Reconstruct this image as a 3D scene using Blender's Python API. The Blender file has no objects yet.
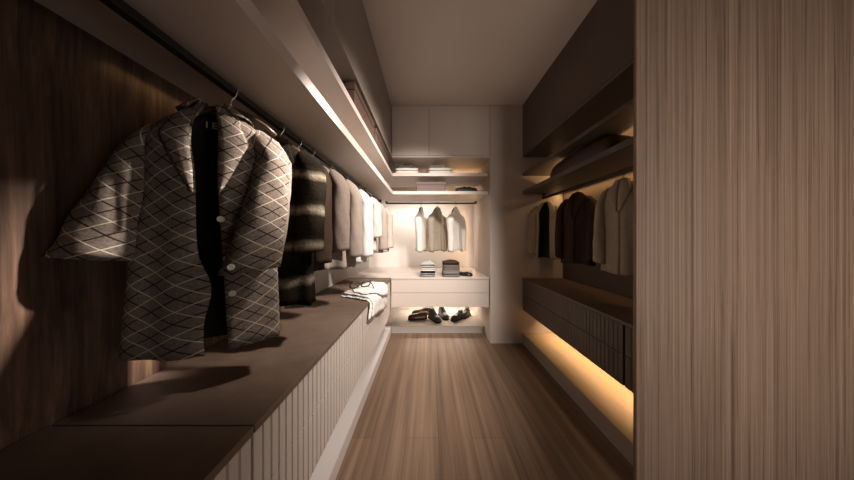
import bpy, bmesh, math, random
from mathutils import Vector, Matrix, noise
PI = math.pi
SC = bpy.context.scene
COL = SC.collection
random.seed(4)
F = 230.0          # focal length in pixels of the 854 px frame
CAMZ = 1.15

# ------------------------------------------------------------------ materials
def new_mat(name):
    m = bpy.data.materials.new(name); m.use_nodes = True
    nt = m.node_tree; b = nt.nodes['Principled BSDF']
    return m, nt, b
def N(nt, t, **kw):
    n = nt.nodes.new(t)
    for k, v in kw.items():
        if k in n.inputs: n.inputs[k].default_value = v
        else: setattr(n, k, v)
    return n
def ramp(nt, stops):
    r = nt.nodes.new('ShaderNodeValToRGB')
    while len(r.color_ramp.elements) < len(stops): r.color_ramp.elements.new(.5)
    for e, (p, c) in zip(r.color_ramp.elements, stops):
        e.position = p; e.color = (*c, 1) if len(c) == 3 else c
    return r
def plain(name, col, rough=.6, spec=.3, noise_amt=.06, nscale=8, metallic=0, bump=0, bscale=200):
    m, nt, b = new_mat(name)
    L = nt.links
    tc = N(nt, 'ShaderNodeTexCoord')
    nz = N(nt, 'ShaderNodeTexNoise', Scale=nscale, Detail=4.0)
    L.new(tc.outputs['Object'], nz.inputs['Vector'])
    r = ramp(nt, [(.3, tuple(c*(1-noise_amt) for c in col)), (.7, tuple(min(1, c*(1+noise_amt)) for c in col))])
    L.new(nz.outputs['Fac'], r.inputs['Fac']); L.new(r.outputs['Color'], b.inputs['Base Color'])
    b.inputs['Roughness'].default_value = rough; b.inputs['Specular IOR Level'].default_value = spec
    b.inputs['Metallic'].default_value = metallic
    if bump:
        n2 = N(nt, 'ShaderNodeTexNoise', Scale=bscale, Detail=2.0)
        L.new(tc.outputs['Object'], n2.inputs['Vector'])
        bp = N(nt, 'ShaderNodeBump', Strength=bump, Distance=.002)
        L.new(n2.outputs['Fac'], bp.inputs['Height']); L.new(bp.outputs['Normal'], b.inputs['Normal'])
    return m
def wood(name, stops, scale, rough=.5, spec=.3, bump=.15, warp=0.0, fine=1.0, coord='Object'):
    """streaky grain: noise stretched along one axis, plus a finer pore layer"""
    m, nt, b = new_mat(name); L = nt.links
    tc = N(nt, 'ShaderNodeTexCoord')
    mp = N(nt, 'ShaderNodeMapping', Scale=scale)
    L.new(tc.outputs[coord], mp.inputs['Vector'])
    vec = mp.outputs['Vector']
    if warp:
        wn = N(nt, 'ShaderNodeTexNoise', Scale=1.6, Detail=2.0)
        L.new(tc.outputs[coord], wn.inputs['Vector'])
        ms = N(nt, 'ShaderNodeVectorMath', operation='SCALE'); ms.inputs['Scale'].default_value = warp
        L.new(wn.outputs['Color'], ms.inputs[0])
        ad = N(nt, 'ShaderNodeVectorMath', operation='ADD')
        L.new(mp.outputs['Vector'], ad.inputs[0]); L.new(ms.outputs['Vector'], ad.inputs[1]); vec = ad.outputs['Vector']
    n1 = N(nt, 'ShaderNodeTexNoise', Scale=1.0, Detail=5.0, Roughness=.6)
    L.new(vec, n1.inputs['Vector'])
    n2 = N(nt, 'ShaderNodeTexNoise', Scale=4.5, Detail=4.0, Roughness=.7)
    L.new(vec, n2.inputs['Vector'])
    mx = N(nt, 'ShaderNodeMath', operation='MULTIPLY_ADD'); mx.inputs[1].default_value = .45*fine; 
    L.new(n2.outputs['Fac'], mx.inputs[0])
    sc = N(nt, 'ShaderNodeMath', operation='MULTIPLY'); sc.inputs[1].default_value = 1-.45*fine
    L.new(n1.outputs['Fac'], sc.inputs[0]); L.new(sc.outputs[0], mx.inputs[2])
    r = ramp(nt, stops); L.new(mx.outputs[0], r.inputs['Fac']); L.new(r.outputs['Color'], b.inputs['Base Color'])
    b.inputs['Roughness'].default_value = rough; b.inputs['Specular IOR Level'].default_value = spec
    bp = N(nt, 'ShaderNodeBump', Strength=bump, Distance=.002)
    L.new(mx.outputs[0], bp.inputs['Height']); L.new(bp.outputs['Normal'], b.inputs['Normal'])
    return m

M = {}
M['laminate'] = plain('taupe_laminate', (.57, .49, .435), .45, .4, .03, 3)
M['half_shaded_laminate'] = plain('half_shaded_taupe_laminate', (.29, .235, .20), .45, .4, .03, 3)  # laminate darkened partway, shade of left wall cabinets and right riser painted in
M['shaded_laminate'] = plain('shaded_taupe_laminate', (.085, .062, .049), .45, .4, .04, 3)  # laminate darkened so its colour carries the right bank's shade
M['dark_wall'] = plain('dark_brown_wall', (.13, .10, .08), .8, .15, .03, 2)
M['flute'] = plain('fluted_laminate', (.52, .45, .395), .45, .35, .03, 3)
M['carcass'] = plain('dark_carcass', (.06, .045, .038), .6)
M['plaster'] = plain('warm_plaster', (.58, .505, .45), .85, .15, .03, 2)
M['plaster_grey'] = plain('grey_wall_panel', (.40, .36, .33), .8, .2, .02, 2)
M['plaster_light'] = plain('pale_wall_panel', (.70, .64, .59), .8, .2, .02, 2)
M['ceiling'] = plain('ceiling_paint', (.62, .545, .49), .9, .1, .02, 2)
M['counter'] = wood('brown_counter', [(.3, (.085, .055, .038)), (.7, (.155, .105, .075))], (3, 5, 3), .5, .3, .05, 1.2)
M['plinth'] = plain('plinth_laminate', (.48, .43, .395), .55, .3, .03, 3)
M['plinth_wood'] = wood('plinth_oak', [(.35, (.30, .20, .12)), (.65, (.40, .27, .17))], (14, 1.2, 14), .5, .3, .05)
M['wall_wood'] = wood('walnut_wall', [(.34, (.035, .018, .012)), (.5, (.10, .056, .036)), (.64, (.19, .112, .072))], (22, 22, 1.0), .45, .35, .25, 1.2)
M['panel_oak'] = wood('oak_panel', [(.34, (.07, .042, .028)), (.45, (.20, .130, .090)), (.55, (.275, .188, .136)), (.68, (.36, .255, .19))], (105, 105, .55), .5, .3, .3, .6, .8)
M['black'] = plain('black_metal', (.012, .011, .011), .4, .5)
M['chrome'] = plain('brushed_metal', (.75, .74, .70), .25, .5, .02, 5, 1)
M['walnut'] = plain('hanger_wood', (.06, .035, .022), .4, .4)
M['white_cloth'] = plain('white_cloth', (.62, .585, .54), .9, .1, .04, 20, 0, .3)
M['pale_cloth'] = plain('pale_linen', (.78, .74, .68), .9, .1, .04, 20, 0, .3)
M['cream'] = plain('cream_cloth', (.46, .405, .345), .9, .1, .05, 20, 0, .3)
M['beige'] = plain('beige_cloth', (.30, .245, .20), .9, .1, .06, 30, 0, .4)
M['taupe_cloth'] = plain('taupe_cloth', (.22, .17, .138), .9, .1, .1, 60, 0, .5)
M['brown_cloth'] = plain('brown_cloth', (.042, .025, .017), .9, .1, .1, 30, 0, .4)
M['olive_cloth'] = plain('stone_cloth', (.33, .28, .22), .9, .1, .06, 30, 0, .4)
M['grey_cloth'] = plain('grey_cloth', (.17, .165, .16), .9, .1, .1, 40, 0, .4)
M['midgrey_cloth'] = plain('mid_grey_cloth', (.33, .32, .30), .9, .1, .1, 40, 0, .4)
M['dark_cloth'] = plain('charcoal_cloth', (.03, .027, .026), .95, .1, .2, 40, 0, .4)
M['lining'] = plain('dark_lining', (.018, .013, .011), .6, .3)
M['box'] = plain('brown_box_card', (.10, .060, .045), .6, .3, .05, 5)
M['taupe_box'] = plain('taupe_box_card', (.15, .108, .088), .6, .3, .05, 5)
M['bag'] = plain('dark_brown_leather', (.045, .020, .012), .5, .4, .1, 15, 0, .3)
M['bag_black'] = plain('black_leather_bag', (.012, .010, .009), .5, .4, .1, 15)
M['shoe_brown'] = plain('brown_shoe_leather', (.07, .028, .017), .4, .5, .15, 20)
M['shoe_slate'] = plain('slate_shoe_leather', (.065, .06, .062), .4, .5, .15, 20)
M['shoe_black'] = plain('black_shoe_leather', (.010, .008, .008), .4, .5, .15, 20)
M['suede'] = plain('beige_suede', (.40, .29, .23), .9, .1)
M['sole'] = plain('rubber_sole', (.02, .014, .011), .7, .2)
M['button'] = plain('ivory_button', (.80, .75, .66), .35, .5)

def plaid_mat():
    m, nt, b = new_mat('diamond_check_wool'); L = nt.links
    uv = N(nt, 'ShaderNodeUVMap', uv_map='UVMap')
    wn = N(nt, 'ShaderNodeTexNoise', Scale=7.0, Detail=1.0)
    L.new(uv.outputs['UV'], wn.inputs['Vector'])
    ms = N(nt, 'ShaderNodeVectorMath', operation='SCALE'); ms.inputs['Scale'].default_value = .016
    L.new(wn.outputs['Color'], ms.inputs[0])
    ad = N(nt, 'ShaderNodeVectorMath', operation='ADD')
    L.new(uv.outputs['UV'], ad.inputs[0]); L.new(ms.outputs['Vector'], ad.inputs[1])
    sx = N(nt, 'ShaderNodeSeparateXYZ'); L.new(ad.outputs['Vector'], sx.inputs[0])
    def mth(op, a, bb=None, c=None):
        n = N(nt, 'ShaderNodeMath', operation=op)
        for i, v in enumerate((a, bb, c)):
            if v is None: continue
            if isinstance(v, (int, float)): n.inputs[i].default_value = v
            else: L.new(v, n.inputs[i])
        return n.outputs[0]
    u = mth('MULTIPLY', sx.outputs['X'], 9.0); v = mth('MULTIPLY', sx.outputs['Y'], 15.0)
    p = mth('ADD', u, v); q = mth('SUBTRACT', u, v)
    def line(x, off, w):
        fr = mth('FRACT', mth('ADD', x, off))
        d = mth('ABSOLUTE', mth('SUBTRACT', fr, .5))
        return mth('LESS_THAN', d, w)
    lt = mth('MAXIMUM', line(p, .0, .020), line(q, .0, .020))
    dk = mth('MAXIMUM', line(p, .5, .026), line(q, .5, .026))
    nz = N(nt, 'ShaderNodeTexNoise', Scale=160.0, Detail=2.0)
    L.new(uv.outputs['UV'], nz.inputs['Vector'])
    base = ramp(nt, [(.3, (.135, .105, .083)), (.7, (.235, .188, .152))]); L.new(nz.outputs['Fac'], base.inputs['Fac'])
    m1 = N(nt, 'ShaderNodeMix', data_type='RGBA'); L.new(dk, m1.inputs['Factor'])
    L.new(base.outputs['Color'], m1.inputs['A']); m1.inputs['B'].default_value = (.03, .018, .018, 1)
    m2 = N(nt, 'ShaderNodeMix', data_type='RGBA'); L.new(lt, m2.inputs['Factor'])
    L.new(m1.outputs['Result'], m2.inputs['A']); m2.inputs['B'].default_value = (.56, .47, .36, 1)
    L.new(m2.outputs['Result'], b.inputs['Base Color'])
    b.inputs['Roughness'].default_value = .95; b.inputs['Specular IOR Level'].default_value = .1
    bp = N(nt, 'ShaderNodeBump', Strength=.3, Distance=.001)
    L.new(nz.outputs['Fac'], bp.inputs['Height']); L.new(bp.outputs['Normal'], b.inputs['Normal'])
    return m
M['plaid'] = plaid_mat()
def fur_mat():
    m, nt, b = new_mat('banded_dark_fur'); L = nt.links
    tc = N(nt, 'ShaderNodeTexCoord')
    nz = N(nt, 'ShaderNodeTexNoise', Scale=9.0, Detail=3.0); L.new(tc.outputs['Object'], nz.inputs['Vector'])
    sx = N(nt, 'ShaderNodeSeparateXYZ'); L.new(tc.outputs['Object'], sx.inputs[0])
    a = N(nt, 'ShaderNodeMath', operation='MULTIPLY_ADD'); a.inputs[1].default_value = .05
    L.new(nz.outputs['Fac'], a.inputs[0]); L.new(sx.outputs['Z'], a.inputs[2])
    s = N(nt, 'ShaderNodeMath', operation='MULTIPLY'); s.inputs[1].default_value = 7.2; L.new(a.outputs[0], s.inputs[0])
    f = N(nt, 'ShaderNodeMath', operation='FRACT'); L.new(s.outputs[0], f.inputs[0])
    r = ramp(nt, [(.0, (.010, .008, .006)), (.56, (.018, .014, .010)), (.72, (.22, .18, .13)), (.88, (.018, .014, .010)), (1, (.010, .008, .006))])
    L.new(f.outputs[0], r.inputs['Fac'])
    n2 = N(nt, 'ShaderNodeTexNoise', Scale=120.0, Detail=3.0); L.new(tc.outputs['Object'], n2.inputs['Vector'])
    mm = N(nt, 'ShaderNodeMix', data_type='RGBA', blend_type='MULTIPLY'); mm.inputs['Factor'].default_value = .7
    L.new(r.outputs['Color'], mm.inputs['A']); L.new(n2.outputs['Fac'], mm.inputs['B'])
    g = N(nt, 'ShaderNodeBrightContrast', Bright=.0); L.new(mm.outputs['Result'], g.inputs['Color'])
    L.new(g.outputs['Color'], b.inputs['Base Color'])
    b.inputs['Roughness'].default_value = 1; b.inputs['Specular IOR Level'].default_value = .0
    bp = N(nt, 'ShaderNodeBump', Strength=.5, Distance=.004)
    L.new(n2.outputs['Fac'], bp.inputs['Height']); L.new(bp.outputs['Normal'], b.inputs['Normal'])
    return m
M['fur'] = fur_mat()
def stripe_cloth(name, base, line, scale, axis='X'):
    m, nt, b = new_mat(name); L = nt.links
    tc = N(nt, 'ShaderNodeTexCoord')
    wv = N(nt, 'ShaderNodeTexWave', Scale=scale, Distortion=3.0); wv.bands_direction = axis
    wv.inputs['Detail Scale'].default_value = 2
    L.new(tc.outputs['Object'], wv.inputs['Vector'])
    r = ramp(nt, [(.55, base), (.95, line)]); L.new(wv.outputs['Fac'], r.inputs['Fac'])
    L.new(r.outputs['Color'], b.inputs['Base Color']); b.inputs['Roughness'].default_value = .9
    return m
M['striped_white'] = stripe_cloth('white_cloth_with_faint_stripes', (.78, .74, .69), (.36, .32, .29), 22, 'Y')
M['herringbone'] = stripe_cloth('grey_marled_knit', (.13, .125, .12), (.42, .41, .39), 30, 'Z')
def floor_mat():
    m, nt, b = new_mat('oak_floor_planks'); L = nt.links
    tc = N(nt, 'ShaderNodeTexCoord')
    mp = N(nt, 'ShaderNodeMapping', Rotation=(0, 0, PI/2)); L.new(tc.outputs['Object'], mp.inputs['Vector'])
    br = N(nt, 'ShaderNodeTexBrick', offset=.37); 
    br.inputs['Scale'].default_value = 1; br.inputs['Brick Width'].default_value = 1.9; br.inputs['Row Height'].default_value = .19
    br.inputs['Mortar Size'].default_value = .0012; br.inputs['Mortar Smooth'].default_value = .1; br.inputs['Bias'].default_value = 0
    br.inputs['Color1'].default_value = (.85, .85, .85, 1); br.inputs['Color2'].default_value = (1.1, 1.08, 1.05, 1); br.inputs['Mortar'].default_value = (.45, .42, .4, 1)
    L.new(mp.outputs['Vector'], br.inputs['Vector'])
    m2 = N(nt, 'ShaderNodeMapping', Scale=(22, .55, 1)); L.new(tc.outputs['Object'], m2.inputs['Vector'])
    nz = N(nt, 'ShaderNodeTexNoise', Scale=1.0, Detail=6.0, Roughness=.65); L.new(m2.outputs['Vector'], nz.inputs['Vector'])
    r = ramp(nt, [(.3, (.085, .050, .032)), (.5, (.165, .105, .068)), (.7, (.25, .170, .115))]); L.new(nz.outputs['Fac'], r.inputs['Fac'])
    mx = N(nt, 'ShaderNodeMix', data_type='RGBA', blend_type='MULTIPLY'); mx.inputs['Factor'].default_value = 1
    L.new(r.outputs['Color'], mx.inputs['A']); L.new(br.outputs['Color'], mx.inputs['B'])
    L.new(mx.outputs['Result'], b.inputs['Base Color'])
    b.inputs['Roughness'].default_value = .42; b.inputs['Specular IOR Level'].default_value = .35
    return m
M['floor'] = floor_mat()

# ------------------------------------------------------------------ object helpers
def link_mesh(name, verts, faces, mat, parent=None, loc=(0, 0, 0), smooth=False, bevel=0, uvs=None, rot=None, ring=0):
    me = bpy.data.meshes.new(name); me.from_pydata([tuple(v) for v in verts], [], faces)
    mats = mat if isinstance(mat, (list, tuple)) else [mat]
    for mm in mats: me.materials.append(mm)
    if uvs is not None:
        ul = me.uv_layers.new(name='UVMap')
        for lp in me.loops: ul.data[lp.index].uv = uvs[lp.vertex_index]
    if ring:      # open loft: make the normals point away from the loft's axis
        k = len(me.vertices)//ring//2
        c = sum((me.vertices[i].co for i in range(k*ring, (k+1)*ring)), Vector())/ring
        sc_ = 0
        for p in me.polygons:
            if min(p.vertices) >= k*ring and min(p.vertices) < (k+1)*ring: sc_ += p.normal.dot(p.center-c)
        if sc_ < 0: me.flip_normals()
    else:
        bm = bmesh.new(); bm.from_mesh(me); bmesh.ops.recalc_face_normals(bm, faces=bm.faces); bm.to_mesh(me); bm.free()
    if smooth:
        for p in me.polygons: p.use_smooth = True
    o = bpy.data.objects.new(name, me); COL.objects.link(o)
    o.location = loc
    if rot: o.rotation_euler = rot
    if parent is not None: o.parent = parent
    if bevel:
        b = o.modifiers.new('bevel', 'BEVEL'); b.width = bevel; b.segments = 2; b.limit_method = 'ANGLE'
    return o
def empty(name, loc, label=None, cat=None, group=None, rotz=0):
    o = bpy.data.objects.new(name, None); COL.objects.link(o); o.location = loc; o.rotation_euler = (0, 0, rotz)
    o.empty_display_size = .05
    tag(o, label, cat, group); return o
def tag(o, label=None, cat=None, group=None, kind=None):
    if label: o['label'] = label
    if cat: o['category'] = cat
    if group: o['group'] = group
    if kind: o['kind'] = kind
    return o
def boxvf(x0, x1, y0, y1, z0, z1, V=None, Fc=None):
    V = [] if V is None else V; Fc = [] if Fc is None else Fc
    n = len(V)
    V += [(x0, y0, z0), (x1, y0, z0), (x1, y1, z0), (x0, y1, z0), (x0, y0, z1), (x1, y0, z1), (x1, y1, z1), (x0, y1, z1)]
    Fc += [tuple(n+i for i in f) for f in ((0, 3, 2, 1), (4, 5, 6, 7), (0, 1, 5, 4), (1, 2, 6, 5), (2, 3, 7, 6), (3, 0, 4, 7))]
    return V, Fc
def box(name, b, mat, parent=None, bevel=.0015):
    """b is in world coordinates; the mesh is stored about the object's (or its parent's) origin"""
    x0, x1, y0, y1, z0, z1 = b
    if parent is None: ox, oy, oz = (x0+x1)/2, (y0+y1)/2, z0
    else: ox, oy, oz = parent.location
    V, Fc = boxvf(x0-ox, x1-ox, y0-oy, y1-oy, z0-oz, z1-oz)
    return link_mesh(name, V, Fc, mat, parent, (ox, oy, oz) if parent is None else (0, 0, 0), bevel=bevel)
def struct(name, b, mat, bevel=0):
    return tag(box(name, b, mat, None, bevel), kind='structure')
def tube(pts, rad, n=10, closed=False, V=None, Fc=None, cap=True):
    V = [] if V is None else V; Fc = [] if Fc is None else Fc
    P = [Vector(p) for p in pts]; m = len(P); base = len(V)
    ref = None
    for i, p in enumerate(P):
        if closed: t = P[(i+1) % m]-P[i-1]
        else: t = P[min(i+1, m-1)]-P[max(i-1, 0)]
        t.normalize()
        if ref is None:
            ref = Vector((0, 0, 1)) if abs(t.z) < .9 else Vector((1, 0, 0))
        a = t.cross(ref).normalized(); b = t.cross(a).normalized(); ref = -b if b.dot(ref) < 0 else b
        r = rad[i] if isinstance(rad, (list, tuple)) else rad
        for k in range(n):
            an = 2*PI*k/n
            V.append(p + (a*math.cos(an)+ref*math.sin(an))*r)
    for i in range(m if closed else m-1):
        j = (i+1) % m
        for k in range(n):
            Fc.append((base+i*n+k, base+i*n+(k+1) % n, base+j*n+(k+1) % n, base+j*n+k))
    if cap and not closed:
        Fc.append(tuple(base+k for k in range(n))); Fc.append(tuple(base+(m-1)*n+k for k in range(n))[::-1])
    return V, Fc
def loft(rings, V=None, Fc=None, closed=True, caps=(False, False)):
    V = [] if V is None else V; Fc = [] if Fc is None else Fc
    base = len(V); n = len(rings[0])
    for r in rings: V += [Vector(p) for p in r]
    for i in range(len(rings)-1):
        for k in range(n if closed else n-1):
            Fc.append((base+i*n+k, base+i*n+(k+1) % n, base+(i+1)*n+(k+1) % n, base+(i+1)*n+k))
    if caps[0]: Fc.append(tuple(base+k for k in range(n)))
    if caps[1]: Fc.append(tuple(base+(len(rings)-1)*n+k for k in range(n)))
    return V, Fc

# ------------------------------------------------------------------ the room
XL, XR, YB, YP, ZC = -.885, 1.47, 3.44, 2.51, 2.60
REAR, XF = -2.2, 2.15
struct('floor', (XL-.1, XF+.1, REAR-.1, YB+.1, -.05, 0), M['floor'])
struct('ceiling', (XL-.1, XF+.1, REAR-.1, YB+.1, ZC, ZC+.06), M['ceiling'])
struct('wall_left', (XL-.1, XL, REAR-.1, 1.45, 0, ZC), M['wall_wood'])
struct('wall_left_end', (XL-.1, XL, 1.45, YB+.1, 0, ZC), M['plaster_grey'])
struct('wall_back', (XL, .68, YB, YB+.1, 0, ZC), M['plaster_light'])
struct('wall_pier', (.68, XR+.1, YP, YB+.1, 0, ZC), M['plaster'])
struct('wall_right', (XR, XR+.1, 1.09, YP, 0, ZC), M['dark_wall'])
struct('wall_right_near', (XF, XF+.1, REAR-.1, -1.25, 0, ZC), M['plaster'])
struct('wall_right_end', (XF, XF+.1, -.15, 1.09, 0, ZC), M['plaster'])
struct('wall_right_sill', (XF, XF+.1, -1.25, -.15, 0, .2), M['plaster'])  # unseen opening above this sill, added to go with the side fill
struct('wall_right_lintel', (XF, XF+.1, -1.25, -.15, 1.55, ZC), M['plaster'])
struct('wall_rear_left', (XL, 1.2, REAR-.1, REAR, 0, ZC), M['plaster'])
struct('wall_rear_right', (2.12, XF, REAR-.1, REAR, 0, ZC), M['plaster'])
struct('wall_rear_top', (1.2, 2.12, REAR-.1, REAR, 2.3, ZC), M['plaster'])  # unseen opening below, added to go with the rear fill

# near panel on the right
p = box('wardrobe_end_panel', (.957, XF, 1.055, 1.073, 0, ZC), M['panel_oak'], bevel=.001)
tag(p, 'tall flat oak panel with vertical grain filling the right foreground', 'panel')

# ------------------------------------------------------------------ plinths
def plinth(name, b, topm, label, parts=True):
    r = empty(name, ((b[0]+b[1])/2, (b[2]+b[3])/2, 0), label, 'plinth')
    box('riser', (b[0], b[1], b[2], b[3], 0, b[5]-.012), M['half_shaded_laminate' if b[0] > 1 else 'plinth'], r)
    box('top_board', (b[0], b[1], b[2], b[3], b[5]-.0115, b[5]), topm, r)
    return r
plinth('plinth', (XL+.002, -.44, REAR+.01, YB-.002, 0, .085), M['plinth'], 'long pale low plinth running on the floor under the fluted drawers on the left')
plinth('plinth', (-.437, .677, 2.78, YB-.002, 0, .085), M['plinth'], 'pale low plinth on the floor of the end niche with shoes standing on it')
plinth('plinth', (1.03, XR-.002, 1.092, YP-.002, 0, .115), M['plinth_wood'], 'low plinth on the right glowing warm under the dark drawers')

# ------------------------------------------------------------------ fluted drawers
def fluted(name, parent, along, a0, a1, face, z0, z1, out, mat, pitch=.031, depth=.02, gw=.008, gd=.006):
    """front board with vertical grooves. along 'y': board lies in the yz plane at x=face, outward +-x (out)."""
    prof = [(a0, 0)]
    n = max(1, round((a1-a0)/pitch)); p = (a1-a0)/n
    for i in range(1, n):
        c = a0+i*p
        prof += [(c-gw/2, 0), (c-gw/2+.0015, gd), (c+gw/2-.0015, gd), (c+gw/2, 0)]
    prof.append((a1, 0))
    V, Fc = [], []
    ox, oy, oz = parent.location
    def pt(a, d, z):
        if along == 'y': return (face-out*d-ox, a-oy, z-oz)
        return (a-ox, face+d-oy, z-oz)
    for (a, d) in prof: V += [pt(a, d, z0), pt(a, d, z1)]
    m = len(prof)
    for i in range(m-1): Fc.append((2*i, 2*i+2, 2*i+3, 2*i+1))
    b = len(V)
    V += [pt(a0, depth, z0), pt(a0, depth, z1), pt(a1, depth, z0), pt(a1, depth, z1)]
    Fc.append((b, b+1, b+3, b+2)); Fc.append((b, 0, 1, b+1)); Fc.append((2*m-2, b+2, b+3, 2*m-1))
    Fc.append(tuple([2*i for i in range(m)]+[b+2, b])); Fc.append(tuple([2*i+1 for i in range(m)]+[b+3, b+1]))
    return link_mesh(name, V, Fc, mat, parent)
def drawer_unit(side, a0, a1, label, z0, seam, z1=.692):
    """side: 'left' faces +x, 'right' faces -x, 'back' faces -y"""
    if side == 'left': b = (XL+.001, -.435, a0, a1); loc = (-.65, (a0+a1)/2, z0)
    elif side == 'right': b = (1.055, XR-.001, a0, a1); loc = (1.26, (a0+a1)/2, z0)
    else: b = (a0, a1, 2.555, YB-.003); loc = ((a0+a1)/2, 3.0, z0)
    r = empty('drawer_cabinet', loc, label, 'cabinet')
    box('carcass', (*b, z0, z1-.001), M['carcass'] if side != 'back' else M['flute'], r)
    g = .002
    for (za, zb) in ((z0, seam-g), (seam+g, z1-.003)):
        if side == 'left': fluted('drawer', r, 'y', a0+g, a1-g, -.411, za, zb, 1, M['flute'])
        elif side == 'right': fluted('drawer', r, 'y', a0+g, a1-g, 1.031, za, zb, -1, M['shaded_laminate'], gw=.005, gd=.0035)
        else: box('drawer', (a0+g, a1-g, 2.53, 2.5545, za, zb), M['flute'], r)
    return r
drawer_unit('left', -.615, .535, 'nearest fluted drawer cabinet under the left worktop', .31, .52)
drawer_unit('left', .54, 1.44, 'pale fluted drawer cabinet on the left, the middle one', .31, .52)
drawer_unit('left', 1.445, 2.38, 'pale fluted drawer cabinet on the left, below the folded shirt', .31, .52)
fp = box('filler_panel', (XL+.001, -.418, 2.384, 2.53, .31, .691), M['laminate']); tag(fp, 'plain narrow filler panel in the corner beside the end drawers', 'panel')
drawer_unit('back', -.405, .672, 'pale two drawer floating cabinet in the end niche above the shoes', .39, .545)
drawer_unit('right', 1.215, 2.50, 'shaded fluted drawer cabinet on the right against the pier', .37, .535)
drawer_unit('right', 1.094, 1.205, 'shaded fluted cabinet on the right, half hidden behind the oak panel', .37, .535)
# worktops
for (a, b_, lab) in ((-.617, .535, 'brown worktop slab nearest the camera on the left'), (.538, 2.53, 'long brown worktop slab under the hanging jackets and folded shirt')):
    w = box('worktop', (XL+.003, -.405, a, b_, .693, .713), M['counter'], bevel=.002); tag(w, lab, 'worktop')
w = box('worktop', (XL+.003, .676, 2.533, YB-.003, .693, .713), M['flute'], bevel=.002); tag(w, 'pale worktop in the end niche carrying folded knits', 'worktop')
w = box('worktop', (1.025, XR-.003, 1.093, 2.505, .693, .713), M['counter'], bevel=.002); tag(w, 'dark worktop on top of the right drawers', 'worktop')

# ------------------------------------------------------------------ shelves
def shelf(b, label):
    w = box('shelf', b, M['shaded_laminate' if b[0] > 1 else 'laminate'], bevel=.0015); tag(w, label, 'shelf'); return w
shelf((-.80, -.39, REAR+.01, 3.05, 1.632, 1.674), 'long lower taupe shelf on the left above the clothes rail')
shelf((-.80, -.39, REAR+.01, 3.05, 1.826, 1.860), 'long upper taupe shelf on the left carrying brown boxes')
shelf((-.388, .655, 2.51, 3.05, 1.626, 1.662), 'lower taupe shelf at the end above the short clothes rail')
shelf((-.388, .655, 2.51, 3.05, 1.826, 1.860), 'upper taupe shelf at the end carrying folded white shirts')
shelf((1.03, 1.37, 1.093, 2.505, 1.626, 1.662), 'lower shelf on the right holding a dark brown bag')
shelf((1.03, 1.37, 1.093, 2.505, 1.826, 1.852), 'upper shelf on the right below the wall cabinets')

# ------------------------------------------------------------------ wall cabinets
def wall_cabinet(side, a0, a1, cuts, label):
    lam = M[{'right': 'shaded_laminate', 'left': 'half_shaded_laminate', 'back': 'laminate'}[side]]  # lit and shaded versions of the laminate, chosen by side
    if side == 'left': b = (XL+.002, -.42, a0, a1); loc = (-.64, (a0+a1)/2, 2.03)
    elif side == 'right': b = (1.05, XR-.002, a0, a1); loc = (1.26, (a0+a1)/2, 2.03)
    else: b = (a0, a1, 2.53, YB-.002); loc = ((a0+a1)/2, 2.98, 2.03)
    r = empty('wall_cabinet', loc, label, 'cabinet')
    # bottom board (front edge flush with the doors) and the recessed case above it
    if side == 'left': bb = (b[0], -.392, a0, a1)
    elif side == 'right': bb = (1.03, b[1], a0, a1)
    else: bb = (a0, a1, 2.512, b[3])
    box('bottom_board', (*bb, 2.03, 2.05), lam, r)
    box('case', (*b, 2.0505, ZC-.003), M['carcass'], r)
    cs = [a0]+list(cuts)+[a1]
    zb = 2.062 if side == 'left' else 2.053
    for i in range(len(cs)-1):
        d0, d1 = cs[i]+.0015, cs[i+1]-.0015
        if side == 'left': box('door', (-.4195, -.40, d0, d1, zb, ZC-.004), lam, r)
        elif side == 'right': box('door', (1.03, 1.0495, d0, d1, zb, ZC-.004), lam, r)
        else: box('door', (d0, d1, 2.512, 2.5295, zb, ZC-.004), lam, r)
    return r
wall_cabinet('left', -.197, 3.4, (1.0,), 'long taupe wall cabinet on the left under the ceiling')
wall_cabinet('back', -.397, .676, (.012,), 'taupe two door wall cabinet at the end under the ceiling')
wall_cabinet('right', 1.093, 2.507, (), 'shaded taupe wall cabinet on the right under the ceiling')

# ------------------------------------------------------------------ rails
def rail(p0, p1, label, along):
    r = empty('clothes_rail', p0, label, 'clothes rail')
    x0, y0, z = p0; x1, y1, _ = p1
    if along == 'y': box('bar', (x0-.012, x0+.012, y0, y1, z-.010, z+.010), M['black'], r, .003)
    else: box('bar', (x0, x1, y0-.012, y0+.012, z-.010, z+.010), M['black'], r, .003)
    ts = (.01, .99) if along == 'x' else (.01, .99) if 'right' in label else (.01, .5, .99)
    for t in ts:
        bx, by = x0+(x1-x0)*t, y0+(y1-y0)*t
        box('bracket', (bx-.016, bx+.016, by-.016, by+.016, z+.010, 1.6255 if label.find('left') < 0 else 1.6315), M['black'], r, .002)
    return r
RZ = 1.600
rail((-.60, -2.1, RZ), (-.60, 2.94, RZ), 'long black clothes rail under the left shelf', 'y')
rail((-.55, 2.99, RZ), (.63, 2.99, RZ), 'short black clothes rail in the end niche', 'x')
rail((1.25, 1.10, RZ-.02), (1.25, 2.495, RZ-.02), 'black clothes rail under the right shelf', 'y')

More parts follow.
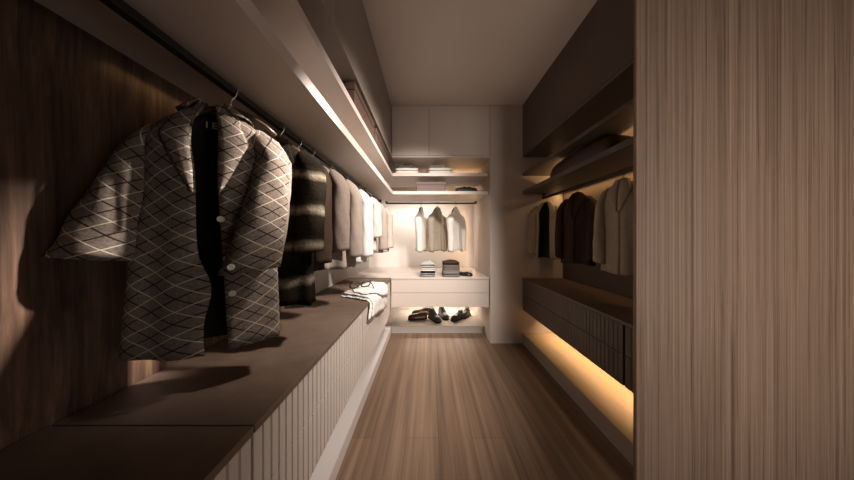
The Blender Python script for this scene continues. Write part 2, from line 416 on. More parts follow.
# ------------------------------------------------------------------ hangers and garments
def hanger(loc, rotz, label, group, hw=.17, hookmat=None):
    r = empty('clothes_hanger', loc, label, 'hanger', group, rotz)
    pts = []
    for k in range(11):
        a = math.radians(200-k*22)
        pts.append((.0165*math.cos(a), 0, .0165*math.sin(a)+.003))
    pts += [(.012, 0, -.016), (.003, 0, -.026), (0, 0, -.036), (0, 0, -.058)]
    V, Fc = tube(pts, .0018, 8); link_mesh('hook', V, Fc, hookmat or M['chrome'], r, smooth=True)
    pts = [(-hw, 0, -.115), (-hw*.75, 0, -.092), (-hw*.35, 0, -.068), (0, 0, -.058), (hw*.35, 0, -.068), (hw*.75, 0, -.092), (hw, 0, -.115)]
    V, Fc = tube(pts, [.006, .008, .009, .009, .009, .008, .006], 8); link_mesh('shoulder_bar', V, Fc, M['walnut'], r, smooth=True)
    return r

class Body:
    """surface of a hanging garment: th 0 = front centre, s 0 = neck, 1 = hem"""
    def __init__(s, L, hw, hem_w, th, hem_t, seed, gap=None, wave=.035, nw=5, skew=0, peak=True, slope=1.0):
        s.slope = slope
        s.peak = peak
        s.L, s.hw, s.hem_w, s.t, s.hem_t, s.seed, s.wave, s.nw, s.skew = L, hw, hem_w, th, hem_t, seed, wave, nw, skew
        s.gap = gap
        rnd = random.Random(seed); s.ph = [rnd.uniform(0, 6.28) for _ in range(4)]
    def dims(s, d):
        hw, t = s.hw, s.t
        key = [(0, .036, .036), (.012, .052, .045), (.03, hw*.52, t*.72), (.055, hw*.76, t*.86), (.085, hw*.92, t*.95), (.12, hw, t), (.28, hw*.97, t*1.02), (.45, (hw+s.hem_w)/2, (t+s.hem_t)/2), (s.L, s.hem_w, s.hem_t)]
        if s.peak: key[:6] = [(0, .014, .014), (.012, .035, .026), (.03, hw*.42, t*.5), (.055, hw*.64, t*.7), (.085, hw*.84, t*.9), (.12, hw, t)]
        if s.slope > 1: key[:6] = [(k[0]*s.slope, k[1], k[2]) for k in key[:6]]
        for i in range(len(key)-1):
            if d <= key[i+1][0]+1e-6:
                k = (d-key[i][0])/(key[i+1][0]-key[i][0]); k = max(0, min(1, k))
                return key[i][1]+(key[i+1][1]-key[i][1])*k, key[i][2]+(key[i+1][2]-key[i][2])*k
        return s.hem_w, s.hem_t
    def pt(s, th, d, off=0):
        a, b = s.dims(d)
        f = min(1, max(0, (d-.12)/.3))
        m = 1+s.wave*f*(math.sin(s.nw*th+s.ph[0]+d*2)+.6*math.sin((s.nw+3)*th+s.ph[1]-d*3))
        m2 = 1+(s.wave*2.6)*f*(math.sin(s.nw*th+s.ph[0]+d*2)+.6*math.sin((s.nw+3)*th+s.ph[1]-d*3))
        sn, cs = math.sin(th), math.cos(th)
        x = a*m*math.copysign(abs(sn)**.85, sn)+off*sn
        y = -(b*m2*math.copysign(abs(cs)**.75, cs))-off*cs
        z = -.045-d + .006*math.sin(3*th+s.ph[2])*(d/s.L)**3
        return Vector((x+s.skew*d, y, z))
    def ds(s, n=22):
        top = [0, .012, .03, .055, .085, .12]
        return top+[.12+(s.L-.12)*(i+1)/n for i in range(n)]

def solid(o, t, inner=False):
    m = o.modifiers.new('thick', 'SOLIDIFY'); m.thickness = t; m.offset = -1
    if inner: m.material_offset = 1; m.material_offset_rim = 0
    return o

def garment(name, loc, rotz, label, cat, B, mat, group=None, sleeves=None, collar=True, lapel=0, buttons=(), inner=None, sl=.56, closed=True, cuff=False, sw=.055, bmat=None, label_patch=False, pocket=False):
    r = empty(name, loc, label, cat, group, rotz)
    n = 64
    rings, uvs = [], []
    for d in B.ds():
        g0, g1 = (0.0, 0.0)
        if B.gap: g0, g1 = B.gap(d)
        ring = []
        for k in range(n+1):
            f = k/n; th = g0+(2*PI-g0-g1)*f
            off = 0
            if not B.gap: th = -.10+(2*PI+.16)*f; off = .004 if f > .97 else 0
            ring.append(B.pt(th, d, off)); 
            per = 2*(B.dims(d)[0]+B.dims(d)[1])*1.25 if d > .12 else 2*(B.hw+B.t)*1.25
            uvs.append((th/(2*PI)*.92, -d))
        rings.append(ring)
    V, Fc = loft(rings, closed=False)
    o = link_mesh('body', V, Fc, [mat, inner or mat], r, smooth=True, uvs=uvs, ring=n+1)
    solid(o, .004, True)
    # sleeves
    sleeves = sleeves if sleeves is not None else [((.0, .0), .055, 1), ((.0, .0), .055, -1)]
    for sv in sleeves:
        end, er, sg, r0, yo, sl_ = (tuple(sv)+(.060, -.004, sl))[:6] if len(sv) == 3 else sv
        x0 = B.hw*.93*sg; hw_in = B.hw*.30
        rings, uvs = [], []
        m = 20
        for i in range(m+1):
            t = i/m
            cx = x0+sg*(.012+(.02 if r0 > .05 else .004)*math.sin(t*PI*.5))-hw_in*(1-min(1, t/.15))*sg+end[0]*t**1.15; cy = yo+end[1]*t**1.2-.012*math.sin(t*PI); cz = -.128*(1+(B.slope-1)*.8)-sl_*t
            ra = (r0*.5+r0*.5*min(1, t/.10)**.5) if t < .10 else r0+(er-r0)*(t-.1)/.9
            rb = (.018+.030*min(1, t/.10)**.5) if t < .10 else .048+(er*.72-.048)*(t-.1)/.9
            if t == 0: ra, rb = .012, .012
            cz += .035*(1-min(1, t/.15))
            ring = []
            for k in range(20):
                a = 2*PI*k/20
                w = 1+.07*math.sin(3*a+t*5+B.ph[2])*t+.03*math.sin(5*a-t*16)+.05*noise.noise(Vector((math.cos(a)*2+B.seed, math.sin(a)*2, t*5)))
                ring.append((cx+ra*w*math.cos(a)*.85, cy+rb*w*math.sin(a), cz+.008*math.cos(a)*sg*t))
                uvs.append((a/(2*PI)*.36+.03, -t*sl_-.05))
            rings.append(ring)
        V, Fc = loft(rings, closed=False)
        base = 0
        for i in range(m): Fc.append((i*20+19, i*20, (i+1)*20, (i+1)*20+19))
        V2, F2 = V, Fc
        so = link_mesh('sleeve', V2, F2, [mat, inner or mat], r, smooth=True, uvs=uvs, ring=20); solid(so, .003, True)
        if cuff and sg > 0:
            c = rings[-1]
            for q in range(cuff):
                p0 = Vector(rings[-2-q*2][13 if sg > 0 else 15])
                button('sleeve_button', p0+Vector((0, -.002, 0)), so, bmat or M['button'], .008)
    # collar around the back of the neck
    if collar and not B.peak:
        rings, uvs = [], []
        for j, (dd, of) in enumerate(((.008, .002), (-.004, .006), (-.003, .011), (.012, .014), (.026, .014))):
            ring = []
            for k in range(33):
                th = .55+(2*PI-1.1)*k/32
                q = B.pt(th, max(0, dd if dd > 0 else 0), of)
                if dd < 0: q.z -= dd
                ring.append(q); uvs.append((th*.07, -dd))
            rings.append(ring)
        V, Fc = loft(rings, closed=False)
        solid(link_mesh('collar', V, Fc, mat, r, smooth=True, uvs=uvs), .003)
    if lapel:
        for sg in (1, -1):
            rings, uvs = [], []
            top, bot = (.012 if B.peak else .028), lapel
            for j in range(15):
                d = top+(bot-top)*j/14
                g0, g1 = B.gap(d) if B.gap else (0.02, 0.02)
                g = g0 if sg > 0 else g1
                wdt = (.034+.030*min(1, j/5.0))*(1 if j < 6 else (1-(j-5)/9.3)) + .003
                a, b = B.dims(d)
                dth = wdt/max(.03, a)
                ring = []
                for k in range(7):
                    th = (g+dth*k/6)*sg
                    ring.append(B.pt(th, d, .007+.004*math.sin(PI*k/6))); uvs.append((th*.15+.3, -d))
                rings.append(ring)
            V, Fc = loft(rings, closed=False)
            solid(link_mesh('lapel', V, Fc, mat, r, smooth=True, uvs=uvs), .003)
    for (th, d) in buttons:
        button('button', B.pt(th, d, .004), r, bmat or M['button'], .0085, th)
    if pocket:
        V, Fc = [], []
        rings = [[B.pt(th, d, .006) for th in [pocket[0]+(pocket[1]-pocket[0])*k/8 for k in range(9)]] for d in (pocket[2], pocket[2]+.02, pocket[2]+.05)]
        uvs = [(v.x, v.z) for rg in rings for v in rg]
        V, Fc = loft(rings, closed=False); solid(link_mesh('pocket_flap', V, Fc, mat, r, smooth=True, uvs=uvs), .003)
    return r
def button(name, p, parent, mat, r, th=0):
    n = 14; V, Fc = [], []
    rings = []
    for (rr, dy) in ((r*.6, -.0028), (r*.75, -.0034), (r, -.003), (r, 0.0)):
        rings.append([(p[0]+rr*math.cos(2*PI*k/n), p[1]+dy, p[2]+rr*math.sin(2*PI*k/n)) for k in range(n)])
    V, Fc = loft(rings, caps=(True, True)); return link_mesh(name, V, Fc, mat, parent, smooth=False)

# --- left rail -------------------------------------------------
LX = -.60
def jgap(d):
    return (.10+.08*math.sin(d*5.0), .05+.05*math.sin(d*4+1))
rot = math.radians(26)
def g_right(d): return .05+.22*(d/.7)+.05*max(0, 1-d/.2)
def g_left(d): return .20-.22*(d/.7)-.10*math.exp(-((d-.52)/.07)**2)+.10*max(0, 1-d/.2)
B = Body(.700, .146, .176, .060, .058, 1, skew=-.025, peak=False, gap=lambda d: (g_right(d), g_left(d)), wave=.03, nw=5)
jk = garment('hanging_jacket', (LX-.030, .69, RZ-.022), rot, 'large diamond checked wool jacket hanging nearest the camera on the left', 'jacket', B, M['plaid'],
    sleeves=[((-.065, -.085), .080, 1, .056, -.012, .39), ((-.075, -.035), .084, -1, .046, .022, .35)], lapel=.26, inner=M['lining'], cuff=1,
    buttons=((.17, .33), (.24, .44), (.32, .54)))
# woven label inside the neck
V, Fc = [], []
for bb in ((-.020, -.016), (-.006, -.002)): boxvf(bb[0], bb[1], .0, .0008, 0, .020, V, Fc)
for zz in (0, .008, .016): boxvf(-.0018, .009, .0, .0008, zz, zz+.004, V, Fc)
link_mesh('neck_label', [Vector(v)+Vector((-.012, .014, -.098)) for v in V], Fc, M['button'], jk)
hanger((LX, .70, RZ), rot, 'hanger with a bright hook holding the diamond checked jacket', 'hangers on the left rail', hw=.115)

B = Body(.67, .122, .13, .060, .065, 2, wave=.05, nw=6)
garment('hanging_coat', (LX, .935, RZ), math.radians(8), 'black fur coat with pale horizontal bands hanging behind the checked jacket', 'coat', B, M['fur'],
    sleeves=[((-.015, -.05), .060, 1), ((-.0, -.02), .058, -1)], sl=.38, lapel=.28)
hanger((LX, .935, RZ), math.radians(8), 'hanger holding the black banded fur coat', 'hangers on the left rail', hw=.09)

left = [  # y, label, material, length, half width, sleeve length, yaw, name, seed
    (1.065, 'dark brown jacket hanging between the fur coat and the taupe jacket', 'brown_cloth', .555, .105, .44, 6, 'hanging_jacket'),
    (1.185, 'taupe woven jacket with a long sleeve hanging after the dark brown one', 'taupe_cloth', .52, .145, .39, 10, 'hanging_jacket'),
    (1.405, 'wide beige jacket hanging midway along the left rail', 'beige', .585, .150, .44, 8, 'hanging_jacket'),
    (1.68, 'cream white shirt hanging past the wide beige jacket', 'white_cloth', .585, .145, .46, 12, 'hanging_shirt'),
    (1.98, 'short sleeved pale cream blouse hanging on the left rail', 'cream', .52, .15, .32, 8, 'hanging_blouse'),
    (2.27, 'sandy jacket hanging second from the far end of the left rail', 'beige', .55, .15, .44, 10, 'hanging_jacket'),
    (2.64, 'pale grey beige shirt hanging last on the left rail', 'cream', .56, .15, .44, 6, 'hanging_shirt'),
]
for i, (y, lab, mt, ln, hw, sl, yaw, nm) in enumerate(left):
    B = Body(ln, hw, hw*1.03, .045 if i < 2 else .055, .048 if i < 2 else .062, 10+i, wave=.05, nw=5+i % 3)
    garment(nm, (LX, y, RZ), math.radians(yaw), lab, nm.split('_')[1], B, M[mt], sl=sl, lapel=.2 if 'jacket' in nm else 0,
            sleeves=[((.0, -.03), .052, 1, .05, -.004, sl), ((-.0, -.01), .052, -1, .05, -.004, sl)])
    hanger((LX, y, RZ), math.radians(yaw), 'hanger holding the ' + lab.split(' hanging')[0], 'hangers on the left rail', hw=hw*.72)

# --- end niche rail (rail runs left to right, so garments turn their sides to the aisle) ---
for i, (x, lab, mt, ln, hw, yaw, nm) in enumerate([
    (-.09, 'slim pale grey shirt hanging leftmost in the end niche', 'pale_cloth', .56, .13, 72, 'hanging_shirt'),
    (.12, 'grey beige blazer hanging in the middle of the end niche', 'olive_cloth', .57, .15, 52, 'hanging_jacket'),
    (.36, 'off white shirt hanging rightmost in the end niche', 'pale_cloth', .56, .14, 50, 'hanging_shirt')]):
    B = Body(ln, hw, hw*1.02, .045, .055, 30+i, wave=.03, nw=5, slope=1.45)
    garment(nm, (x, 2.99, RZ), math.radians(yaw), lab, nm.split('_')[1], B, M[mt], sl=.45, lapel=.2 if 'jacket' in nm else 0,
            sleeves=[((-.02, -.02), .045, 1), ((.02, -.02), .045, -1)])
    hanger((x, 2.99, RZ), math.radians(yaw), 'dark hanger holding the ' + lab.split(' hanging')[0] + ' in the end niche', 'hangers on the end rail', hw=.085, hookmat=M['black'])
# --- right rail ---
for i, (y, lab, mt, ln, hw, yaw, nm) in enumerate([
    (2.43, 'cream jacket with a dark front hanging deepest on the right rail', 'olive_cloth', .60, .125, -30, 'hanging_jacket'),
    (1.92, 'dark brown jacket hanging in the middle of the right rail', 'brown_cloth', .60, .130, -66, 'hanging_jacket'),
    (1.47, 'stone coloured jacket hanging nearest the oak panel on the right rail', 'olive_cloth', .61, .115, -72, 'hanging_jacket')]):
    B = Body(ln, hw, hw*1.06, .05, .055, 50+i, wave=.04, nw=5, gap=(lambda d: (.2, .5)) if i == 0 else None)
    garment(nm, (1.25, y, RZ-.02), math.radians(yaw), lab, 'jacket', B, M[mt], sl=.47, lapel=.22, inner=M['lining'],
            sleeves=[((.0, -.03), .048, 1, .042, -.004, .47), ((-.0, -.03), .048, -1, .042, -.004, .47)])
    hanger((1.25, y, RZ-.02), math.radians(yaw), 'dark hanger holding the ' + lab.split(' hanging')[0] + ' on the right', 'hangers on the right rail', hw=.08, hookmat=M['black'])

# ------------------------------------------------------------------ boxes and bags on shelves
def storage_box(b, mat, label, group=None, lid=.04):
    r = empty('storage_box', ((b[0]+b[1])/2, (b[2]+b[3])/2, b[4]), label, 'box', group)
    box('base', (b[0]+.003, b[1]-.003, b[2]+.003, b[3]-.003, b[4], b[5]-lid), mat, r, .003)
    box('lid', (b[0], b[1], b[2], b[3], b[5]-lid+.0005, b[5]), mat, r, .003)
    return r
storage_box((-.78, -.402, 1.27, 1.73, 1.8605, 2.012), M['box'], 'reddish brown storage box on the upper left shelf, the nearer one')
storage_box((-.78, -.402, 1.80, 2.36, 1.8605, 2.012), M['box'], 'reddish brown storage box on the upper left shelf, next to the corner')
storage_box((-.13, .20, 2.56, 2.84, 1.6625, 1.775), M['taupe_box'], 'flat taupe box on the lower end shelf', lid=.03)

def soft_bag(name, c, size, mat, label, cat, rotz=0, seed=1, handles=True):
    r = empty(name, c, label, cat, None, rotz)
    sx, sy, sz = size
    rings = []
    for i in range(15):
        t = i/14
        prof = (1-abs(2*t-1)**3.2)**.45 if 0 < t < 1 else .12
        ring = []
        for k in range(28):
            a = 2*PI*k/28
            ca, sa = math.cos(a), math.sin(a)
            hh = sz*(.55+.45*prof)
            yy = sy/2*math.copysign(abs(ca)**.6, ca)*(.75+.25*prof)
            zz = hh/2*(1+math.copysign(abs(sa)**.55, sa))
            yy *= 1-.35*max(0, zz/sz-.4)
            nz = noise.noise(Vector((t*4+seed, ca*1.5, sa*1.5)))
            ring.append(((t-.5)*sx, yy*(1+.06*nz), max(0, zz*(1+.05*nz))))
        rings.append(ring)
    V, Fc = loft(rings, caps=(True, True)); link_mesh('body', V, Fc, mat, r, smooth=True)
    if handles:
        for sg in (1, -1):
            pts = [(-sx*.18, sg*sy*.25, sz*.86), (-sx*.12, sg*sy*.4, sz*.95), (sx*.0, sg*sy*.46, sz*.80), (sx*.12, sg*sy*.4, sz*.95), (sx*.18, sg*sy*.25, sz*.86)]
            V, Fc = tube(pts, .006, 8); link_mesh('handle', V, Fc, mat, r, smooth=True)
        V, Fc = tube([(-sx*.4, 0, sz*.93), (0, 0, sz*1.0), (sx*.4, 0, sz*.93)], .004, 6); link_mesh('zip', V, Fc, M['black'], r, smooth=True)
    return r
soft_bag('travel_bag', (1.20, 1.74, 1.6625), (.70, .24, .155), M['bag'], 'dark brown leather travel bag lying on the lower right shelf', 'bag', PI/2, 3)
soft_bag('clutch_bag', (.44, 2.68, 1.6625), (.25, .16, .072), M['bag_black'], 'small black bag on the lower end shelf beside the taupe box', 'bag', 0, 8)

# ------------------------------------------------------------------ folded clothes
def folded(name, c, size, mat, label, cat='folded clothes', group=None, rotz=0, seed=0, collar=False, dome=0.0):
    """cloth folded in four: rounded fold to the front, ply edges at the back and sides"""
    w, d, h = size
    r = empty(name, c, label, cat, group, rotz)
    rnd = random.Random(seed)
    for ply in range(2):
        z0, z1 = ply*h/2, (ply+1)*h/2-.001
        rings = []
        for i in range(17):
            t = i/16; x = (t-.5)*w
            e = (1-abs(2*t-1)**3.4)**.5 if 0 < t < 1 else .2
            hh = (z1-z0)*(.4+.6*e)
            ring = []
            for k in range(20):
                a = 2*PI*k/20; ca, sa = math.cos(a), math.sin(a)
                y = d/2*math.copysign(abs(ca)**.35, ca)*(.97+.03*e) + (.006 if ply else 0)
                zc = (z0+z1)/2
                z = zc+hh/2*math.copysign(abs(sa)**.6, sa)
                z += dome*(1-(2*t-1)**2)*(1 if ply and sa > 0 else 0)*max(0, 1-(2*y/d)**2)
                z += .0035*noise.noise(Vector((x*16+seed, y*16, ply*3.3)))*(1 if sa > 0 or ply else 0)
                ring.append((x+.003*noise.noise(Vector((y*20, z*20, seed))), y, max(z, 0.0)))
            rings.append(ring)
        V, Fc = loft(rings, caps=(True, True)); link_mesh('fold', V, Fc, mat, r, smooth=True)
    if collar:
        pts = []
        for k in range(9):
            a = PI*k/8
            pts.append((w*.20*math.cos(a), -d*.22+d*.12*math.sin(a)*0+.02*math.sin(a), h+.004))
        rings = []
        for (sc, zz) in ((1.0, .001), (1.12, .012), (1.3, .006), (1.4, .0)):
            rings.append([(w*.17*sc*math.cos(PI*2*k/16), -d*.18+d*.16*sc*math.sin(PI*2*k/16), h+zz+dome*.7) for k in range(16)])
        rings2 = [rg+[rg[0]] for rg in rings]
        V, Fc = loft(rings2, closed=False); solid(link_mesh('collar', V, Fc, collar, r, smooth=True), .002)
    return r
# upper end shelf: two white shirts with a grey piece on top of each
zt = 1.8605
folded('folded_shirt', (-.235, 2.655, zt), (.25, .24, .07), M['pale_cloth'], 'folded white shirt at the left end of the upper end shelf', seed=1)
folded('folded_scarf', (-.25, 2.66, zt+.0715), (.18, .17, .036), M['grey_cloth'], 'grey scarf folded on top of the left white shirt', seed=2, collar=M['dark_cloth'])
folded('folded_shirt', (.135, 2.655, zt), (.25, .24, .07), M['pale_cloth'], 'folded white shirt in the middle of the upper end shelf', seed=3)
folded('folded_scarf', (.11, 2.66, zt+.0715), (.19, .17, .036), M['midgrey_cloth'], 'mid grey scarf folded on top of the second white shirt', seed=4, collar=M['grey_cloth'])
# worktop at the end
zt = .7135
def stack(x, y, w, items, where):
    z = zt
    for i, (h, m, lab, dome) in enumerate(items):
        folded('folded_sweater', (x+random.uniform(-.003, .003), y, z), (w, .22, h), M[m], lab, seed=int(x*100)+i, dome=dome)
        z += h+.0015+ (0)
stack(0.0, 2.67, .165, [(.046, 'herringbone', 'grey marled sweater at the bottom of the left stack on the end worktop', 0), (.016, 'dark_cloth', 'thin charcoal top near the bottom of the left folded stack', 0),
    (.036, 'white_cloth', 'white sweater in the middle of the left folded stack', 0), (.05, 'midgrey_cloth', 'rounded grey sweater on top of the left folded stack', .030)], 'left')
stack(.262, 2.67, .185, [(.046, 'grey_cloth', 'dark grey sweater at the bottom of the right stack on the end worktop', 0), (.018, 'midgrey_cloth', 'thin light grey top in the right folded stack', 0),
    (.034, 'taupe_cloth', 'taupe sweater in the middle of the right folded stack', 0), (.034, 'grey_cloth', 'charcoal grey sweater near the top of the right folded stack', 0),
    (.026, 'brown_cloth', 'dark brown knit on top of the right folded stack', .024)], 'right')

# ------------------------------------------------------------------ shoes
def shoe(name, loc, rotz, mat, label, group, height=.07, upper=None, L=.255, lie=0, laces=True):
    r = empty(name, loc, label, 'shoe', group, rotz)
    boot = height > .1
    # toe points to -y locally ; sole outline
    def outline(t):   # t 0 heel .. 1 toe -> half width, centre offset
        w = .034+.014*math.sin(min(1, t/.75)*PI*.5) if t < .75 else .048*math.sqrt(max(0, 1-((t-.75)/.25)**2))*.95+.003
        if t < .1: w = .034*math.sqrt(max(0, 1-((.1-t)/.1)**2))*.9+.006
        return w, .006*math.sin(t*PI)
    rings = []
    for (z, s) in ((0, .96), (.004, 1.03), (.020, 1.03), (.022, 1.0)):
        ring = []
        for k in range(40):
            if k < 20: t = k/19; w, c = outline(t); x = w*s+c
            else: t = 1-(k-20)/19; w, c = outline(t); x = -w*s+c
            ring.append((x, (.5-t)*L*(1.01 if s > 1 else 1), z))
        rings.append(ring)
    V, Fc = loft(rings, caps=(True, True)); link_mesh('sole', V, Fc, M['sole'], r)
    # upper : rings across from heel to toe
    rings = []
    for i in range(25):
        t = i/24; w, c = outline(t)
        if t < .32: h = height
        elif t < .62: h = height+(.052-height)*((t-.32)/.30)**.8
        else: h = .052*math.sqrt(max(0.0, 1-((t-.62)/.40)**2.4))
        if t < .06: h *= .75+.25*(t/.06)
        h = max(h, .008)
        top = (.80 if boot else .52) if t < .34 else (.80 if boot else .52)+.1*min(1, (t-.34)/.2)
        ring = []
        for k in range(21):
            a = PI*k/20; ca, sa = math.cos(a), math.sin(a)
            x = w*.97*math.copysign(abs(ca)**.5, ca)*(1-(1-top)*sa*min(1, h/.05))+c
            ring.append((x, (.5-t)*L*.985, .0215+h*abs(sa)**.8))
        rings.append(ring)
    V, Fc = loft(rings, closed=False); V.append(Vector((0, 0, .0215)))
    o = link_mesh('upper', V[:-1], Fc, mat, r, smooth=True)
    # collar opening : dark padded rim sitting at the ankle
    pts = []
    for k in range(18):
        a = 2*PI*k/18
        pts.append(((.033 if boot else .021)*math.cos(a), L*.30+.044*math.sin(a), .0215+height*.985-.006*math.sin(a)*0))
    V, Fc = tube(pts, .006, 8, closed=True); link_mesh('rim', V, Fc, upper or mat, r, smooth=True)
    V, Fc = [], []
    rg = [((.031 if boot else .019)*math.cos(2*PI*k/18), L*.30+.042*math.sin(2*PI*k/18), .0215+height*.99+.0035) for k in range(18)]
    Vx, Fx = loft([[(a*.98, b_, z-.004) for a, b_, z in rg], rg], caps=(True, True)); link_mesh('insole', Vx, Fx, M['lining'], r)
    if laces:
        V, Fc = [], []
        for q in range(4):
            t = .40+.055*q; w, c = outline(t)
            h = height+(.052-height)*((t-.32)/.30)**.8
            tube([(-w*.45, (.5-t)*L, .0225+h*.93), (0, (.5-t)*L-.003, .0225+h*1.03), (w*.45, (.5-t)*L, .0225+h*.93)], .0022, 6, V=V, Fc=Fc)
        link_mesh('laces', V, Fc, upper or M['black'], r, smooth=True)
    if upper:
        rings = []
        for i in range(9):
            t = .16+.5*i/8; w, c = outline(t)
            rings.append([(w*1.0*sg_+c+.0012*math.copysign(1, sg_), (.5-t)*L, zz) for (sg_, zz) in ((-1.0, .026), (-.99, .036), (-.95, .046))])
        V, Fc = loft(rings, closed=False)
        rings = [[(-x+.012, y, z) for (x, y, z) in [(v[0], v[1], v[2]) for v in rg]] for rg in rings]
        V, Fc = loft(rings, V, Fc, closed=False)
        solid(link_mesh('side_panel', V, Fc, upper, r, smooth=True), .001)
    return r
zp = .0855
# toes: rotz 0 -> toe towards the camera (-y); -90deg -> toe to the left (-x)
shoe('shoe', (-.135, 3.02, zp), math.radians(-80), M['shoe_brown'], 'brown shoe with a pale side panel, front one of the left pair', 'pair of brown shoes', .07, M['suede'])
shoe('shoe', (-.10, 3.20, zp), math.radians(-76), M['shoe_brown'], 'brown shoe standing behind its partner in the left pair', 'pair of brown shoes', .07, M['suede'])
shoe('ankle_boot', (.085, 2.98, zp), math.radians(30), M['shoe_slate'], 'slate brown ankle boot, left one of the middle pair', 'pair of ankle boots', .115)
shoe('ankle_boot', (.205, 3.09, zp), math.radians(18), M['shoe_slate'], 'slate ankle boot, right one of the middle pair', 'pair of ankle boots', .12)
shoe('shoe', (.385, 3.02, zp), math.radians(-40), M['shoe_black'], 'black lace shoe, left one of the right pair', 'pair of black shoes', .07)
shoe('shoe', (.50, 3.12, zp), math.radians(-35), M['shoe_black'], 'black lace shoe, right one of the right pair', 'pair of black shoes', .07)
shoe('slipper', (.425, 2.68, zt), math.radians(60), M['shoe_black'], 'flat black slipper lying beside the folded stacks on the end worktop', None, .035, None, .19, 0, False).scale = (1.1, 1, .62)

# ------------------------------------------------------------------ folded shirt draped over the edge, with glasses
def draped():
    r = empty('folded_shirt', (-.52, 1.75, .7135), 'striped white shirt folded on the left worktop, hanging over its edge under glasses', 'folded clothes')
    A, Bc, Cc, D = Vector((-.645, 1.70)), Vector((-.53, 2.09)), Vector((-.21, 2.12)), Vector((-.31, 1.52))
    o = r.location
    def layer(name, h0, h1, s0, s1, t0, t1, mat, seed):
        ns, nt_ = 26, 16
        top, bot = [], []
        def mp(s, t, h):
            p = (A*(1-t)+Bc*t)*(1-s)+(D*(1-t)+Cc*t)*s
            h += (.009*noise.noise(Vector((s*6+seed, t*4, 0)))+.005*noise.noise(Vector((s*3-t*14, t*3+s*9, seed))))*(1 if h > .01 else 0)
            xe = -.43; R = .025
            if p.x <= xe: return Vector((p.x-o.x, p.y-o.y, h))
            a = p.x-xe
            ang = min(PI/2, a/(R)); down = max(0, a-R*PI/2)
            rr = R+h
            return Vector((xe+rr*math.sin(ang)+.002-o.x+.0, p.y-o.y, -R+rr*math.cos(ang)-down))
        V, Fc = [], []
        idx = lambda i, j, k: k*(ns+1)*(nt_+1)+i*(nt_+1)+j
        for k, h in enumerate((h0, h1)):
            for i in range(ns+1):
                for j in range(nt_+1):
                    s = s0+(s1-s0)*i/ns; t = t0+(t1-t0)*j/nt_
                    e = min(1, min(j, nt_-j)/1.5, min(i, ns-i)/1.5)
                    hh = h0+(h1-h0)*(.5+(k-.5)*(.3+.7*math.sqrt(max(0, e))))
                    V.append(mp(s, t, hh+ (.003*math.sin(j*2.1) if s > .5 and k else 0)))
        for i in range(ns):
            for j in range(nt_):
                Fc.append((idx(i, j, 1), idx(i+1, j, 1), idx(i+1, j+1, 1), idx(i, j+1, 1)))
                Fc.append((idx(i, j, 0), idx(i, j+1, 0), idx(i+1, j+1, 0), idx(i+1, j, 0)))
        for i in range(ns):
            for j in (0, nt_): Fc.append((idx(i, j, 0), idx(i+1, j, 0), idx(i+1, j, 1), idx(i, j, 1)))
        for j in range(nt_):
            for i in (0, ns): Fc.append((idx(i, j, 0), idx(i, j+1, 0), idx(i, j+1, 1), idx(i, j, 1)))
        return link_mesh(name, V, Fc, mat, r, smooth=True)
    layer('fold', 0.001, .018, 0, 1, 0, 1, M['striped_white'], 1)
    layer('fold', .0185, .034, .04, .96, .03, .97, M['striped_white'], 5)
    layer('front_panel', .0345, .046, .06, .62, .06, .93, M['white_cloth'], 9)
    return r
draped()
def glasses(loc, rot):
    r = bpy.data.objects.new('eyeglasses', None); COL.objects.link(r); r.location = loc; r.rotation_euler = rot
    tag(r, 'black framed eyeglasses lying on the folded striped shirt', 'glasses')
    for sg in (1, -1):
        pts = []
        for k in range(24):
            a = 2*PI*k/24; ca, sa = math.cos(a), math.sin(a)
            pts.append((sg*.040+.032*math.copysign(abs(ca)**.75, ca), 0, .023*math.copysign(abs(sa)**.75, sa)))
        V, Fc = tube(pts, .0045, 8, closed=True); link_mesh('rim', V, Fc, M['black'], r, smooth=True)
        Vl = [(p[0], -.0005, p[2]) for p in pts]+[(p[0], .0005, p[2]) for p in pts]
        link_mesh('lens', Vl, [tuple(range(24)), tuple(range(24, 48))]+[(k, (k+1) % 24, 24+(k+1) % 24, 24+k) for k in range(24)], GL, r)
        pts = [(sg*.073, 0, .010), (sg*.076, .006, .010), (sg*.074, .05, .009), (sg*.068, .10, .004), (sg*.064, .125, -.012)]
        V, Fc = tube(pts, .0036, 6); link_mesh('temple', V, Fc, M['black'], r, smooth=True)
    V, Fc = tube([(-.009, 0, .006), (0, -.002, .010), (.009, 0, .006)], .003, 8); link_mesh('bridge', V, Fc, M['black'], r, smooth=True)
m, nt, b = new_mat('clear_lens'); b.inputs['Transmission Weight'].default_value = 1; b.inputs['Roughness'].default_value = .02; b.inputs['IOR'].default_value = 1.1
b.inputs['Base Color'].default_value = (.95, .95, .95, 1); GL = m
glasses((-.53, 1.80, .7135+.052+.020), (math.radians(-26), 0, math.radians(218))); bpy.data.objects['eyeglasses'].scale = (1.12,)*3

# ------------------------------------------------------------------ lights
def kelvin(r, g, b): return (r, g, b)
WARM = (1.0, .60, .27)
def area(name, loc, rot, sx, sy, power, col, spread=None):
    l = bpy.data.lights.new(name, 'AREA'); l.shape = 'RECTANGLE'; l.size = sx; l.size_y = sy; l.energy = power; l.color = col
    if spread: l.spread = spread
    o = bpy.data.objects.new(name, l); COL.objects.link(o); o.location = loc; o.rotation_euler = rot; return o
def aim(o, tgt):
    d = Vector(tgt)-o.location; o.rotation_euler = d.to_track_quat('-Z', 'Y').to_euler()
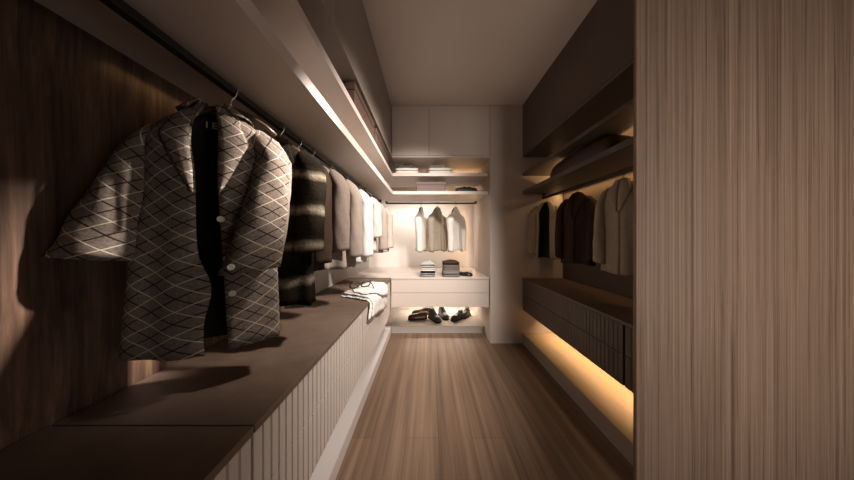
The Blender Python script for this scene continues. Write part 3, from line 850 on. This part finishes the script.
# added spots without fixtures, brightening the left drawers, the coats and the end niche
def spot(name, loc, tgt, e, deg, blend=.9, rad=.08, col=(1, .90, .835)):
    l = bpy.data.lights.new(name, 'SPOT'); l.energy = e; l.color = col; l.spot_size = math.radians(deg); l.spot_blend = blend; l.shadow_soft_size = rad
    o = bpy.data.objects.new(name, l); COL.objects.link(o); o.location = loc; aim(o, tgt)
spot('spot_drawers', (.80, .80, 2.52), (-.95, 2.25, .05), 290, 70)
spot('spot_coats', (.86, 1.20, 2.52), (-.46, .83, 1.40), 850, 15.5, .9, .05)
spot('spot_niche', (.25, 1.15, 2.53), (-.30, 2.62, .9), 185, 64)
# added fill light at an unseen opening on the right, lifting shelf undersides
a = area('side_fill_light', (2.06, -.70, .85), (0, math.radians(90), 0), 1.2, 1.0, 3.2, (1, .90, .84), math.radians(110)); aim(a, (-.3, 2.0, 1.05))
# added fill light behind the camera, brightening the oak panel
a = area('rear_fill_light', (1.66, REAR+.03, 1.15), (math.radians(90), 0, 0), .9, 1.9, 7.5, (1, .90, .80), math.radians(60)); aim(a, (1.62, 3, 1.0))
# added neutral light behind the lower end shelf, washing the niche wall
area('niche_wash_fill', (-.18, 3.10, 1.62), (math.radians(25), 0, 0), .9, .03, 5, (1, .93, .875))
# warm strips
area('strip_right_plinth', (1.33, 1.8, .366), (0, 0, 0), .02, 1.36, 4.2, (1, .70, .38), math.radians(115))
area('strip_right_low_shelf', (1.42, 1.8, 1.64), (PI, 0, 0), .02, 1.36, 3.0, WARM)
area('strip_right_low_shelf_down', (1.42, 1.8, 1.63), (0, 0, 0), .02, 1.36, 1.6, WARM)
area('strip_niche_plinth', (.15, 3.30, .385), (0, 0, 0), .95, .02, 5.5, (1, .84, .66))
area('strip_niche_side', (.655, 3.25, 1.15), (0, math.radians(90), 0), .8, .02, 1.6, (1, .66, .36))
area('strip_niche_shelf', (.45, 3.12, 1.84), (PI, 0, 0), .35, .02, .5, WARM)
area('strip_left_shelf', (-.845, .9, 1.645), (0, 0, 0), .02, .5, .06, WARM)

w = bpy.data.worlds.new('world'); SC.world = w; w.use_nodes = True
w.node_tree.nodes['Background'].inputs[0].default_value = (.9, .78, .7, 1); w.node_tree.nodes['Background'].inputs[1].default_value = .1

# ------------------------------------------------------------------ camera
cam = bpy.data.cameras.new('camera'); cam.sensor_width = 36; cam.sensor_fit = 'HORIZONTAL'; cam.lens = F/854*36
cam.shift_x = -1/854; cam.shift_y = -2/854; cam.clip_start = .02
co = bpy.data.objects.new('camera', cam); COL.objects.link(co); co.location = (0, 0, CAMZ); co.rotation_euler = (PI/2, 0, 0)
SC.camera = co
vs = SC.view_settings; vs.view_transform = 'Standard'; vs.look = 'None'; vs.gamma = 1; vs.use_curve_mapping = False; vs.exposure = .32
